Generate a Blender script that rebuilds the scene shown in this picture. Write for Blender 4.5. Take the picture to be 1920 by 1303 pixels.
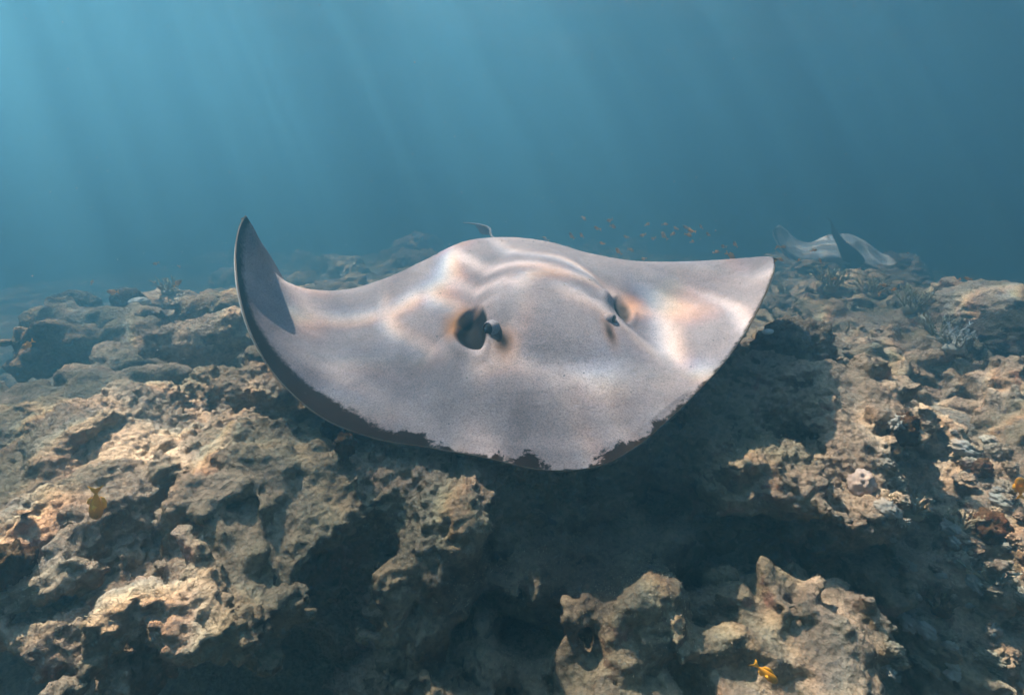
import bpy, bmesh, math, random, time
import numpy as np
from mathutils import Vector, Matrix

T0 = time.time()
random.seed(7)
RNG = np.random.default_rng(7)
SC = bpy.context.scene
COL = SC.collection
for _o in list(bpy.data.objects):
    bpy.data.objects.remove(_o)

# ------------------------------------------------------------------ camera
PITCH = math.radians(12.0)
FPX = 1104.0                      # focal length in pixels of the 1920 px wide photograph
cam_d = bpy.data.cameras.new('camera')
cam_d.sensor_width = 36.0
cam_d.lens = FPX / 1920.0 * 36.0
cam_d.clip_start = 0.02
cam_d.clip_end = 500.0
cam = bpy.data.objects.new('camera', cam_d)
COL.objects.link(cam)
cam.location = (0, 0, 0)
cam.rotation_euler = (math.pi / 2 - PITCH, 0, 0)
SC.camera = cam
FWD = np.array([0, math.cos(PITCH), -math.sin(PITCH)])
UPV = np.array([0, math.sin(PITCH), math.cos(PITCH)])


def at(px, py, t):
    """world point on the sight line of a photograph pixel, t metres ahead"""
    return t * (FWD + np.array([1.0, 0, 0]) * ((px - 960.0) / FPX) + UPV * ((651.5 - py) / FPX))


def proj(P):
    d = P @ FWD
    return 960 + FPX * P[..., 0] / d, 651.5 - FPX * (P @ UPV) / d


# ------------------------------------------------------------------ world, sun, exposure
SUN_EL = math.radians(60.0)
SUN_DIR = np.array([-0.82, 0.57, 0.0])
SUN_DIR = SUN_DIR / np.linalg.norm(SUN_DIR) * math.cos(SUN_EL)
SUN_DIR[2] = math.sin(SUN_EL)     # towards the sun
world = bpy.data.worlds.new('World')
SC.world = world
world.use_nodes = True
wn, wl = world.node_tree.nodes, world.node_tree.links
wn.clear()
sky = wn.new('ShaderNodeTexSky')
sky.sky_type = 'NISHITA'
sky.sun_disc = False
sky.sun_elevation = SUN_EL
sky.sun_rotation = math.atan2(SUN_DIR[0], SUN_DIR[1])
bg = wn.new('ShaderNodeBackground')
bg.inputs['Strength'].default_value = 0.13
wo = wn.new('ShaderNodeOutputWorld')
wl.new(sky.outputs[0], bg.inputs[0])
wl.new(bg.outputs[0], wo.inputs[0])
sun_d = bpy.data.lights.new('sun', 'SUN')
sun_d.energy = 5.0
sun_d.angle = math.radians(0.8)
sun_d.color = (1.0, 0.89, 0.75)
sun = bpy.data.objects.new('sun', sun_d)
COL.objects.link(sun)
sun.rotation_euler = Vector(SUN_DIR).to_track_quat('Z', 'Y').to_euler()
SC.view_settings.view_transform = 'Standard'
SC.view_settings.look = 'None'
SC.view_settings.gamma = 1.0
SC.view_settings.use_curve_mapping = False
SC.view_settings.exposure = 3.4
SC.render.engine = 'CYCLES'
CY = SC.cycles
CY.use_denoising = True
CY.denoiser = 'OPENIMAGEDENOISE'
CY.max_bounces = 4
CY.diffuse_bounces = 2
CY.glossy_bounces = 2
CY.transmission_bounces = 2
CY.transparent_max_bounces = 8
CY.volume_bounces = 1
CY.use_adaptive_sampling = True
CY.adaptive_threshold = 0.04
CY.sample_clamp_indirect = 4.0
CY.caustics_reflective = False
CY.caustics_refractive = False
SURF_Z = 1.9                     # water surface above the camera

# ------------------------------------------------------------------ helpers: noise


class Perlin:
    def __init__(self, seed):
        r = np.random.default_rng(seed)
        p = r.permutation(256).astype(np.int32)
        self.p = np.concatenate([p, p, p])
        g = r.normal(size=(256, 3)).astype(np.float32)
        self.g = g / np.linalg.norm(g, axis=1, keepdims=True)

    def __call__(self, P):
        P = np.asarray(P, dtype=np.float32)
        out = np.empty(len(P), np.float32)
        for a in range(0, len(P), 400000):
            out[a:a + 400000] = self._c(P[a:a + 400000])
        return out

    def _c(self, P):
        fl = np.floor(P)
        f = P - fl
        i = fl.astype(np.int32) & 255
        u = f * f * f * (f * (f * 6 - 15) + 10)
        p = self.p
        res = 0
        for dx in (0, 1):
            wx = u[:, 0] if dx else 1 - u[:, 0]
            ax = p[(i[:, 0] + dx) & 255]
            for dy in (0, 1):
                wy = wx * (u[:, 1] if dy else 1 - u[:, 1])
                ay = p[ax + ((i[:, 1] + dy) & 255)]
                for dz in (0, 1):
                    w = wy * (u[:, 2] if dz else 1 - u[:, 2])
                    g = self.g[p[ay + ((i[:, 2] + dz) & 255)]]
                    res = res + w * (g[:, 0] * (f[:, 0] - dx) + g[:, 1] * (f[:, 1] - dy) + g[:, 2] * (f[:, 2] - dz))
        return res * 1.5


NA, NB, NC = Perlin(3), Perlin(11), Perlin(29)


def fbm(P, scale, octs, gain=0.5, n=NA):
    r, a, s = 0, 1.0, scale
    for k in range(octs):
        r = r + a * n(P * s + 17.3 * k)
        a *= gain
        s *= 2.03
    return r


def sstep(a, b, x):
    t = np.clip((x - a) / (b - a), 0, 1)
    return t * t * (3 - 2 * t)


# ------------------------------------------------------------------ helpers: objects
def link(o, parent=None):
    COL.objects.link(o)
    if parent is not None:
        o.parent = parent
    return o


def tag(o, label, cat, group=None):
    o['label'] = label
    o['category'] = cat
    if group:
        o['group'] = group
    return o


def structure(o):
    o['kind'] = 'structure'
    return o


def stuff(o, label=None, cat=None):
    o['kind'] = 'stuff'
    if label:
        o['label'] = label
    if cat:
        o['category'] = cat
    return o


def empty(name, loc):
    o = bpy.data.objects.new(name, None)
    o.empty_display_size = 0.05
    o.location = loc
    return link(o)


def np_mesh(name, V, F, mat=None, smooth=True, attrs=None):
    """V (n,3), F (m,3 or 4) -> mesh"""
    V = np.ascontiguousarray(V, np.float32)
    F = np.ascontiguousarray(F, np.int32)
    me = bpy.data.meshes.new(name)
    m, k = F.shape
    me.vertices.add(len(V))
    me.vertices.foreach_set('co', V.ravel())
    me.loops.add(m * k)
    me.loops.foreach_set('vertex_index', F.ravel())
    me.polygons.add(m)
    me.polygons.foreach_set('loop_start', np.arange(0, m * k, k, dtype=np.int32))
    me.polygons.foreach_set('loop_total', np.full(m, k, np.int32))
    me.update(calc_edges=True)
    if smooth:
        me.polygons.foreach_set('use_smooth', np.ones(m, bool))
    for nm, arr in (attrs or {}).items():
        a = me.attributes.new(nm, 'FLOAT', 'POINT')
        a.data.foreach_set('value', np.ascontiguousarray(arr, np.float32))
    me.validate()
    if mat:
        me.materials.append(mat)
    return me


def obj(name, me, parent=None, loc=None):
    o = bpy.data.objects.new(name, me)
    if loc is not None:
        o.location = loc
    return link(o, parent)


def vnormals(V, F):
    a, b, c = V[F[:, 0]], V[F[:, 1]], V[F[:, 2]]
    if F.shape[1] == 4:
        n = np.cross(V[F[:, 2]] - V[F[:, 0]], V[F[:, 3]] - V[F[:, 1]])
    else:
        n = np.cross(b - a, c - a)
    out = np.zeros_like(V)
    for j in range(3):
        for k in range(F.shape[1]):
            out[:, j] += np.bincount(F[:, k], n[:, j], len(V))
    l = np.linalg.norm(out, axis=1, keepdims=True)
    return out / np.maximum(l, 1e-12)


def subdiv(V, F):
    """split every quad in four, smoothing lightly (Catmull-Clark like)"""
    n = len(V)
    E = np.concatenate([F[:, [0, 1]], F[:, [1, 2]], F[:, [2, 3]], F[:, [3, 0]]])
    E.sort(axis=1)
    key = E[:, 0].astype(np.int64) * n + E[:, 1]
    uk, inv = np.unique(key, return_inverse=True)
    ev = np.stack([uk // n, uk % n], 1)
    fc = V[F].mean(1)
    m = len(F)
    # edge points: average of ends and neighbouring face centres
    cnt = np.bincount(inv, minlength=len(uk)).astype(np.float32)
    acc = np.stack([np.bincount(inv, np.tile(fc[:, j], 4), len(uk)) for j in range(3)], 1)
    mid = V[ev].mean(1)
    ep = np.where((cnt > 1)[:, None], (mid + acc / cnt[:, None]) / 2, mid)
    # vertex points
    vc = np.bincount(F.ravel(), minlength=n).astype(np.float32)
    vf = np.stack([np.bincount(F.ravel(), np.repeat(fc[:, j], 4), n) for j in range(3)], 1) / np.maximum(vc, 1)[:, None]
    NV = V * 0.6 + vf * 0.4
    ei = inv.reshape(4, m) + n
    ci = np.arange(m) + n + len(uk)
    Q = np.concatenate([
        np.stack([F[:, 0], ei[0], ci, ei[3]], 1), np.stack([F[:, 1], ei[1], ci, ei[0]], 1),
        np.stack([F[:, 2], ei[2], ci, ei[1]], 1), np.stack([F[:, 3], ei[3], ci, ei[2]], 1)])
    return np.concatenate([NV, ep, fc]), Q


def surface_nets(V, X, Y, Z):
    ins = V < 0
    c = np.zeros(tuple(s - 1 for s in V.shape), np.uint8)
    for a in (0, 1):
        for b in (0, 1):
            for d in (0, 1):
                c += ins[a:V.shape[0] - 1 + a, b:V.shape[1] - 1 + b, d:V.shape[2] - 1 + d]
    act = (c > 0) & (c < 8)
    idx = np.full(c.shape, -1, np.int32)
    ijk = np.argwhere(act)
    idx[act] = np.arange(len(ijk))
    cv = {}
    for a in (0, 1):
        for b in (0, 1):
            for d in (0, 1):
                cv[a, b, d] = V[ijk[:, 0] + a, ijk[:, 1] + b, ijk[:, 2] + d]
    pos = np.zeros((len(ijk), 3))
    cnt = np.zeros(len(ijk))
    for p in cv:
        for ax in range(3):
            if p[ax] == 0:
                q = list(p)
                q[ax] = 1
                q = tuple(q)
                va, vb = cv[p], cv[q]
                m = (va < 0) != (vb < 0)
                t = np.where(m, va / np.where(m, va - vb, 1), 0)
                for k in range(3):
                    pos[:, k] += np.where(m, p[k] + (t if k == ax else 0), 0)
                cnt += m
    pos = pos / cnt[:, None] + ijk
    P = np.stack([np.interp(pos[:, k], np.arange(len(A)), A) for k, A in enumerate((X, Y, Z))], 1)
    quads = []
    for ax in range(3):
        s0 = [slice(None)] * 3
        s1 = [slice(None)] * 3
        s0[ax] = slice(0, -1)
        s1[ax] = slice(1, None)
        a, b = ins[tuple(s0)], ins[tuple(s1)]
        o1, o2 = [(1, 2), (2, 0), (0, 1)][ax]
        e = np.argwhere(a != b)
        ok = (e[:, o1] > 0) & (e[:, o2] > 0) & (e[:, o1] < V.shape[o1] - 1) & (e[:, o2] < V.shape[o2] - 1)
        e = e[ok]
        flip = a[e[:, 0], e[:, 1], e[:, 2]]

        def cell(d1, d2):
            w = e.copy()
            w[:, o1] -= d1
            w[:, o2] -= d2
            return idx[w[:, 0], w[:, 1], w[:, 2]]
        q = np.stack([cell(1, 1), cell(0, 1), cell(0, 0), cell(1, 0)], 1)
        q[~flip] = q[~flip][:, ::-1]
        quads.append(q)
    return P, np.concatenate(quads)


# ------------------------------------------------------------------ helpers: materials
class NT:
    def __init__(self, name):
        self.m = bpy.data.materials.new(name)
        self.m.use_nodes = True
        self.n, self.l = self.m.node_tree.nodes, self.m.node_tree.links
        self.n.clear()
        self.out = self.n.new('ShaderNodeOutputMaterial')

    def add(self, t, **kw):
        nd = self.n.new('ShaderNode' + t)
        for k, v in kw.items():
            if k in nd.inputs.keys():
                self.set(nd.inputs[k], v)
            else:
                setattr(nd, k, v)
        return nd

    def set(self, inp, v):
        if isinstance(v, bpy.types.NodeSocket):
            self.l.new(v, inp)
        else:
            inp.default_value = v

    def math(self, op, a, b=0.0, c=0.0, clamp=False):
        nd = self.n.new('ShaderNodeMath')
        nd.operation = op
        nd.use_clamp = clamp
        for i, v in enumerate((a, b, c)):
            self.set(nd.inputs[i], v)
        return nd.outputs[0]

    def ramp(self, f, stops):
        nd = self.n.new('ShaderNodeValToRGB')
        e = nd.color_ramp.elements
        while len(e) < len(stops):
            e.new(0.5)
        for el, (p, c) in zip(e, stops):
            el.position = p
            el.color = tuple(c) + (1,) if len(c) == 3 else c
        self.set(nd.inputs[0], f)
        return nd.outputs[0]

    def mix(self, f, a, b, bt='MIX'):
        nd = self.n.new('ShaderNodeMix')
        nd.data_type = 'RGBA'
        nd.blend_type = bt
        self.set(nd.inputs[0], f)
        for s, v in ((6, a), (7, b)):
            if not isinstance(v, bpy.types.NodeSocket):
                v = tuple(v) + (1,) if len(v) == 3 else v
            self.set(nd.inputs[s], v)
        return nd.outputs[2]

    def noise(self, scale, detail=4, rough=0.55, vec=None, dist=0.0, out=0, dim='3D'):
        nd = self.n.new('ShaderNodeTexNoise')
        nd.noise_dimensions = dim
        nd.inputs['Scale'].default_value = scale
        nd.inputs['Detail'].default_value = detail
        nd.inputs['Roughness'].default_value = rough
        nd.inputs['Distortion'].default_value = dist
        if vec is not None:
            self.l.new(vec, nd.inputs['Vector'])
        return nd.outputs[out]

    def voronoi(self, scale, feature='F1', vec=None, out='Distance', rand=1.0, dim='3D'):
        nd = self.n.new('ShaderNodeTexVoronoi')
        nd.voronoi_dimensions = dim
        nd.feature = feature
        nd.inputs['Scale'].default_value = scale
        nd.inputs['Randomness'].default_value = rand
        if vec is not None:
            self.l.new(vec, nd.inputs['Vector'])
        return nd.outputs[out]

    def bump(self, h, strength=0.5, dist=0.01, nrm=None):
        nd = self.n.new('ShaderNodeBump')
        nd.inputs['Strength'].default_value = strength
        nd.inputs['Distance'].default_value = dist
        self.set(nd.inputs['Height'], h)
        if nrm is not None:
            self.l.new(nrm, nd.inputs['Normal'])
        return nd.outputs[0]

    def pos(self):
        return self.add('NewGeometry').outputs['Position']

    def objco(self):
        return self.add('TexCoord').outputs['Object']

    def attr(self, nm):
        return self.add('Attribute', attribute_name=nm).outputs['Fac']

    def principled(self, col, rough=0.8, spec=0.3, nrm=None, **kw):
        nd = self.n.new('ShaderNodeBsdfPrincipled')
        if not isinstance(col, bpy.types.NodeSocket):
            col = tuple(col) + (1,) if len(col) == 3 else col
        self.set(nd.inputs['Base Color'], col)
        self.set(nd.inputs['Roughness'], rough)
        self.set(nd.inputs['Specular IOR Level'], spec)
        if nrm is not None:
            self.l.new(nrm, nd.inputs['Normal'])
        for k, v in kw.items():
            self.set(nd.inputs[k.replace('_', ' ')], v)
        self.l.new(nd.outputs[0], self.out.inputs['Surface'])
        return nd


# ------------------------------------------------------------------ water: surface seen from below, and the hazy water body
def water_material():
    t = NT('water_surface')
    p = t.pos()
    mp = t.add('Mapping')
    t.l.new(p, mp.inputs[0])
    mp.inputs['Rotation'].default_value = (0, 0, math.radians(20))
    mp.inputs['Scale'].default_value = (1.0, 1.35, 0.0)
    mp.inputs['Location'].default_value = (-15.0, -57.77, 0.0)
    wv = t.noise(1.6, 1, 0.5, mp.outputs[0], out=1, dim='2D')
    sub = t.add('VectorMath', operation='SUBTRACT')
    t.l.new(wv, sub.inputs[0])
    sub.inputs[1].default_value = (0.5, 0.5, 0.5)
    sc = t.add('VectorMath', operation='SCALE')
    t.l.new(sub.outputs[0], sc.inputs[0])
    sc.inputs['Scale'].default_value = 0.55
    ad = t.add('VectorMath', operation='ADD')
    t.l.new(mp.outputs[0], ad.inputs[0])
    t.l.new(sc.outputs[0], ad.inputs[1])
    wp = ad.outputs[0]
    # focused light painted into the transparency colour: bright seams between wave cells, swell bands
    big = t.ramp(t.noise(1.1, 1, 0.5, wp, dim='2D'), [(0.38, (0.0,) * 3), (0.62, (1.0,) * 3)])
    brk = t.ramp(t.noise(4.2, 1, 0.5, wp, dim='2D'), [(0.38, (0.08,) * 3), (0.60, (1.0,) * 3)])
    cols = []
    for off in (-0.009, 0.0, 0.009):         # painted seams shifted a little per channel, for rainbow fringes
        o_ = t.add('VectorMath', operation='ADD')
        t.l.new(wp, o_.inputs[0])
        o_.inputs[1].default_value = (off, -0.6 * off, 0)
        v1 = t.voronoi(4.3, 'DISTANCE_TO_EDGE', o_.outputs[0], dim='2D')
        seam = t.math('SUBTRACT', 1.0, t.math('MULTIPLY', v1, 4.2), clamp=True)
        seam = t.math('MULTIPLY', t.math('POWER', seam, 1.8), brk)
        fac = t.math('ADD', t.math('MULTIPLY', seam, t.math('MULTIPLY_ADD', big, 0.85, 0.10)), t.math('MULTIPLY', big, 0.20))
        cols.append(t.math('MULTIPLY_ADD', fac, 1.0, 0.14, clamp=True))
    cc = t.add('CombineColor')
    for i_, c_ in enumerate(cols):
        t.l.new(c_, cc.inputs[i_])
    tr = t.add('BsdfTransparent')
    t.l.new(cc.outputs[0], tr.inputs[0])
    gl = t.add('BsdfGlossy')
    gl.inputs['Roughness'].default_value = 0.22
    fr = t.add('Fresnel')
    fr.inputs['IOR'].default_value = 1.33
    mx = t.add('MixShader')
    t.l.new(fr.outputs[0], mx.inputs[0])
    t.l.new(tr.outputs[0], mx.inputs[1])
    t.l.new(gl.outputs[0], mx.inputs[2])
    t.l.new(mx.outputs[0], t.out.inputs['Surface'])
    return t.m


def grid_mesh(nu, nv):
    i, j = np.meshgrid(np.arange(nu - 1), np.arange(nv - 1), indexing='ij')
    a = (i * nv + j).ravel()
    return np.stack([a, a + nv, a + nv + 1, a + 1], 1)


HX, HY0, HY1, HZ0 = 20.0, -8.0, 34.0, -3.6


def build_water():
    n = 160
    xs = np.linspace(-HX - 1, HX + 1, n)
    ys = np.linspace(HY0 - 1, HY1 + 1, n)
    x, y = np.meshgrid(xs, ys, indexing='ij')
    P = np.stack([x.ravel(), y.ravel(), np.zeros(n * n)], 1)
    z = 0.05 * fbm(P * [1, 1.4, 1], 0.7, 4, 0.5) + 0.10
    V = P.copy()
    V[:, 2] = SURF_Z + z + 0.06
    o = obj('water_surface', np_mesh('water_surface', V, grid_mesh(n, n), water_material()))
    structure(o)
    # hazy water
    t = NT('haze')
    pv = t.add('VolumePrincipled')
    pv.inputs['Color'].default_value = (0.092, 0.276, 0.398, 1)
    pv.inputs['Density'].default_value = 0.285
    pv.inputs['Anisotropy'].default_value = 0.65
    t.l.new(pv.outputs[0], t.out.inputs['Volume'])
    b = np.array([[x, y, z] for x in (-HX, HX) for y in (HY0, HY1) for z in (HZ0 - 1, SURF_Z)])
    F = [(0, 1, 3, 2), (4, 6, 7, 5), (0, 4, 5, 1), (2, 3, 7, 6), (0, 2, 6, 4), (1, 5, 7, 3)]
    h = obj('haze', np_mesh('haze', b, np.array(F), t.m, smooth=False))
    stuff(h)


build_water()

# ------------------------------------------------------------------ rock materials
def rock_material(name, sand=1.0, tint=(1, 1, 1), dark=0.0):
    t = NT(name)
    g = t.add('NewGeometry')
    p = g.outputs['Position']
    n1 = t.noise(3.2, 5, 0.6, p)
    n2 = t.noise(14.0, 6, 0.65, p)
    n3 = t.noise(70.0, 5, 0.7, p)
    n4 = t.noise(260.0, 3, 0.7, p)
    base = t.ramp(n2, [(0.30, (0.085, 0.070, 0.052)), (0.46, (0.235, 0.195, 0.145)), (0.62, (0.36, 0.305, 0.235)), (0.78, (0.50, 0.435, 0.35))])
    # pink coralline crust, rusty and olive turf patches
    pink = t.ramp(t.noise(6.0, 4, 0.6, p, 0.6), [(0.57, (0,) * 3), (0.67, (1,) * 3)])
    base = t.mix(t.math('MULTIPLY', pink, 0.7), base, (0.34, 0.19, 0.18))
    rust = t.ramp(t.noise(4.3, 5, 0.65, p, 0.9), [(0.57, (0,) * 3), (0.66, (1,) * 3)])
    base = t.mix(t.math('MULTIPLY', rust, 0.5), base, (0.20, 0.115, 0.05))
    olive = t.ramp(n1, [(0.50, (0,) * 3), (0.62, (1,) * 3)])
    base = t.mix(t.math('MULTIPLY', olive, 0.45), base, (0.20, 0.175, 0.10))
    white = t.ramp(t.noise(11.0, 5, 0.6, p, 1.4), [(0.66, (0,) * 3), (0.73, (1,) * 3)])
    base = t.mix(t.math('MULTIPLY', white, 0.5), base, (0.52, 0.49, 0.43))
    # sediment that has settled on what faces up
    sep = t.add('SeparateXYZ')
    t.l.new(g.outputs['Normal'], sep.inputs[0])
    up = t.math('MULTIPLY_ADD', t.noise(9.0, 4, 0.6, p), 0.9, sep.outputs[2])
    upm = t.ramp(up, [(0.78, (0,) * 3), (1.18, (1,) * 3)])
    sandc = t.mix(n3, (0.32, 0.27, 0.21), (0.50, 0.435, 0.35))
    base = t.mix(t.math('MULTIPLY', upm, 0.85 * sand), base, sandc)
    speck = t.ramp(n3, [(0.30, (0.62,) * 3), (0.5, (1.0,) * 3), (0.72, (1.22,) * 3)])
    base = t.mix(0.9, base, speck, 'MULTIPLY')
    lowf = t.ramp(t.noise(1.5, 3, 0.6, p), [(0.32, (0.42, 0.40, 0.38)), (0.44, (0.80, 0.82, 0.74)), (0.54, (1.0, 0.95, 0.93)), (0.68, (1.38, 1.33, 1.26))])
    base = t.mix(1.0, base, lowf, 'MULTIPLY')
    base = t.mix(1.0, base, tuple(c * (1 - dark) for c in tint), 'MULTIPLY')
    pit = t.voronoi(85.0, 'F1', p)
    b1 = t.bump(t.math('MULTIPLY_ADD', pit, 0.9, n3), 1.0, 0.012)
    b2 = t.bump(n4, 1.0, 0.005, b1)
    t.principled(base, 0.95, 0.08, b2)
    return t.m


ROCK = rock_material('reef_rock', 1.0, (1.18, 1.06, 0.94))
ROCK_DARK = rock_material('dark_turf_rock', 0.15, (0.85, 0.9, 0.92), 0.30)
BOULDER_M = rock_material('boulder_turf', 0.3, (0.85, 0.88, 0.9), 0.12)
ROCK_PALE = rock_material('pale_dusty_rock', 1.0, (1.25, 1.25, 1.2))
ROCK_BROWN = rock_material('brown_sponge', 0.0, (0.95, 0.66, 0.46), 0.45)


# ------------------------------------------------------------------ reef
def axis(a, b, h, lo, hi, gl, gh):
    mid = list(np.arange(a, b + 1e-6, h))
    s, v, left = h, mid[0], []
    while v > lo:
        s *= gl
        v -= s
        left.append(v)
    s, v, right = h, mid[-1], []
    while v < hi:
        s *= gh
        v += s
        right.append(v)
    return np.array(left[::-1] + mid + right, np.float32)


VH = 0.0126
GX = axis(-1.6, 1.75, VH, -9, 10, 1.024, 1.024)
GY = axis(0.45, 2.1, VH, 0.3, 20.0, 1.5, 1.019)
GZ = axis(-1.5, 0.0, VH, -3.2, 0.12, 1.12, 1.3)


def plateau_height(x, y):
    """height of the reef top (broadcast x, y)"""
    P = np.stack(np.broadcast_arrays(x, y, np.zeros(1)), -1).reshape(-1, 3)
    shp = np.broadcast(x, y).shape
    n = fbm(P, 0.55, 3, 0.5, NB).reshape(shp)
    n2 = fbm(P, 1.7, 3, 0.55, NC).reshape(shp)
    h = -0.60 + 0.004 * np.clip(y - 2.0, 0, None) + 0.07 * n + 0.075 * n2
    h = h - 0.07 * np.exp(-(x / 0.7) ** 4 - ((y - 1.5) / 0.4) ** 4)
    h = h - 0.05 * np.clip(np.abs(x + 0.1) - 0.8, 0, 3) ** 1.5
    # low right-hand slope of rubble
    w = sstep(0.82, 1.10, x - 0.42 * (y - 1.4))
    hr = -0.75 + 0.15 * sstep(1.6, 2.9, y) - 0.60 * np.clip(1.65 - y, 0, None) + 0.06 * n2 
    h = h * (1 - w) + hr * w
    # far rise on the right, where the second ray rests
    h = h + 0.12 * np.exp(-((x - 3.9) / 1.1) ** 2 - ((y - 7.3) / 1.1) ** 2)
    h = h + 0.20 * np.exp(-((x - 3.0) / 0.45) ** 2 - ((y - 3.75) / 0.45) ** 2)
    # left drop-off
    xl = -2.10 - 0.42 * (y - 2.8) + 0.25 * n
    h = h - 2.6 * sstep(0.05, 1.1, xl - x) - 0.25 * sstep(-0.7, 0.2, xl - x)
    # right-hand edge of the reef
    xr = 3.55 + 0.42 * (y - 3.9) + 0.3 * n
    h = h - 2.4 * sstep(0.0, 1.2, x - xr) - 0.2 * sstep(-0.6, 0.2, x - xr)
    # end of the visible reef far away, and far right
    h = h - 2.5 * sstep(14, 19, y + 0.15 * np.abs(x))
    return h


BLOBS = [  # px, py, distance, radii
    # the craggy mass at lower left
    (205, 1150, 1.02, (.17, .13, .12)), (150, 1030, 1.12, (.20, .16, .11)), (310, 985, 1.14, (.20, .17, .10)),
    (120, 930, 1.30, (.24, .18, .12)), (420, 1060, 1.12, (.13, .13, .085)), (470, 1085, 1.10, (.085, .11, .05)),
    (250, 850, 1.48, (.30, .20, .12)), (430, 905, 1.30, (.22, .20, .11)), (40, 850, 1.55, (.28, .22, .14)),
    (300, 1180, 1.06, (.11, .11, .07)), (60, 1080, 1.12, (.11, .13, .12)),
    # rim and slope under the ray
    (560, 930, 1.32, (.20, .20, .11)), (700, 935, 1.34, (.18, .17, .10)), (620, 985, 1.30, (.14, .14, .10)),
    (790, 940, 1.36, (.14, .14, .09)),
    # rib of rock left of the middle
    (848, 985, 1.20, (.075, .085, .085)), (815, 1070, 1.18, (.06, .075, .085)), (765, 1150, 1.17, (.055, .075, .085)),
    (715, 1250, 1.16, (.11, .10, .075)), (640, 1140, 1.36, (.13, .12, .12)), (560, 1290, 1.25, (.09, .09, .05)),
    (830, 1290, 1.16, (.08, .09, .05)),
    # shaded wall in the middle
    (1060, 940, 1.60, (.40, .22, .22)), (1180, 880, 1.60, (.25, .2, .2)), (1000, 1230, 1.45, (.25, .16, .10)), (960, 930, 1.38, (.18, .14, .10)), (1020, 1070, 1.30, (.13, .13, .11)), (1110, 1130, 1.27, (.11, .11, .09)), (1090, 990, 1.40, (.17, .14, .12)), (1230, 1020, 1.42, (.15, .13, .11)),
    # sunlit blocks at lower right
    (1215, 1180, 1.24, (.10, .12, .14)), (1390, 1150, 1.31, (.17, .15, .10)), (1430, 1180, 1.24, (.16, .15, .13)),
    (1520, 1250, 1.20, (.09, .12, .10)), (1320, 1290, 1.16, (.15, .13, .085)), (1110, 1295, 1.18, (.16, .13, .07)),
    # overhanging knob on the right
    (1475, 890, 1.40, (.13, .13, .085)), (1565, 945, 1.37, (.075, .09, .05)), (1560, 850, 1.48, (.11, .13, .09)),
    (1475, 755, 1.68, (.26, .22, .13)), (1325, 790, 1.62, (.22, .2, .16)), (1400, 850, 1.52, (.12, .12, .08)), (1610, 900, 1.42, (.045, .06, .05)),
    # ledges and heads on the right
    (1650, 668, 2.55, (.34, .20, .06)), (1540, 655, 2.7, (.3, .2, .07)), (1690, 740, 2.35, (.12, .14, .05)), (1840, 715, 2.35, (.24, .2, .07)),
    (1740, 900, 1.85, (.12, .12, .1)), (1830, 950, 1.75, (.12, .12, .09)), (1880, 1050, 1.6, (.12, .12, .08)),
    (1760, 1090, 1.55, (.12, .12, .1)), (1800, 1230, 1.42, (.13, .13, .08)), (1690, 1180, 1.55, (.06, .08, .07)),
    (1600, 790, 2.0, (.1, .1, .07)), (1880, 830, 2.0, (.15, .13, .08)),
    # lumps of the left plateau
    (575, 690, 1.95, (.22, .13, .11)), (370, 640, 2.25, (.19, .12, .11)), (330, 720, 1.95, (.12, .10, .09)),
    (120, 660, 2.45, (.19, .12, .13)), (240, 690, 2.25, (.10, .08, .07)), (200, 770, 1.85, (.22, .13, .10)),
    (60, 780, 1.85, (.16, .12, .10)), (270, 640, 2.5, (.12, .1, .08)), (640, 720, 1.75, (.16, .12, .09)),
    (470, 740, 1.70, (.15, .12, .11)), (140, 720, 2.1, (.09, .08, .07)), (220, 610, 2.9, (.25, .14, .10)),
    (330, 570, 3.6, (.25, .15, .12)), (110, 600, 3.0, (.16, .14, .12)), (430, 590, 2.9, (.24, .14, .10)),
    (300, 790, 1.66, (.12, .09, .07)), (400, 820, 1.52, (.13, .10, .06)),
]
CAVES = [
    (470, 1250, 1.12, (.25, .36, .115)), (15, 1260, 1.00, (.13, .36, .14)), (930, 1130, 1.20, (.085, .20, .060)),
    (1520, 1030, 1.30, (.13, .22, .045)), (250, 1050, 0.98, (.045, .09, .045)),
    (330, 1040, 0.98, (.055, .12, .030)), (1640, 1130, 1.35, (.045, .35, .20)), (420, 985, 1.04, (.06, .1, .025)),
    (600, 1050, 1.18, (.10, .12, .05)), (90, 1110, 0.95, (.03, .1, .04)), (1475, 1195, 1.10, (.025, .06, .018)),
    (1290, 960, 1.34, (.09, .12, .04)), (720, 1060, 1.18, (.045, .10, .06)), (1380, 1010, 1.38, (.08, .12, .05)),
    (1280, 1250, 1.12, (.02, .07, .07)), (1540, 1190, 1.09, (.04, .05, .02)), (640, 1240, 1.15, (.06, .10, .04)),
]


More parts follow.
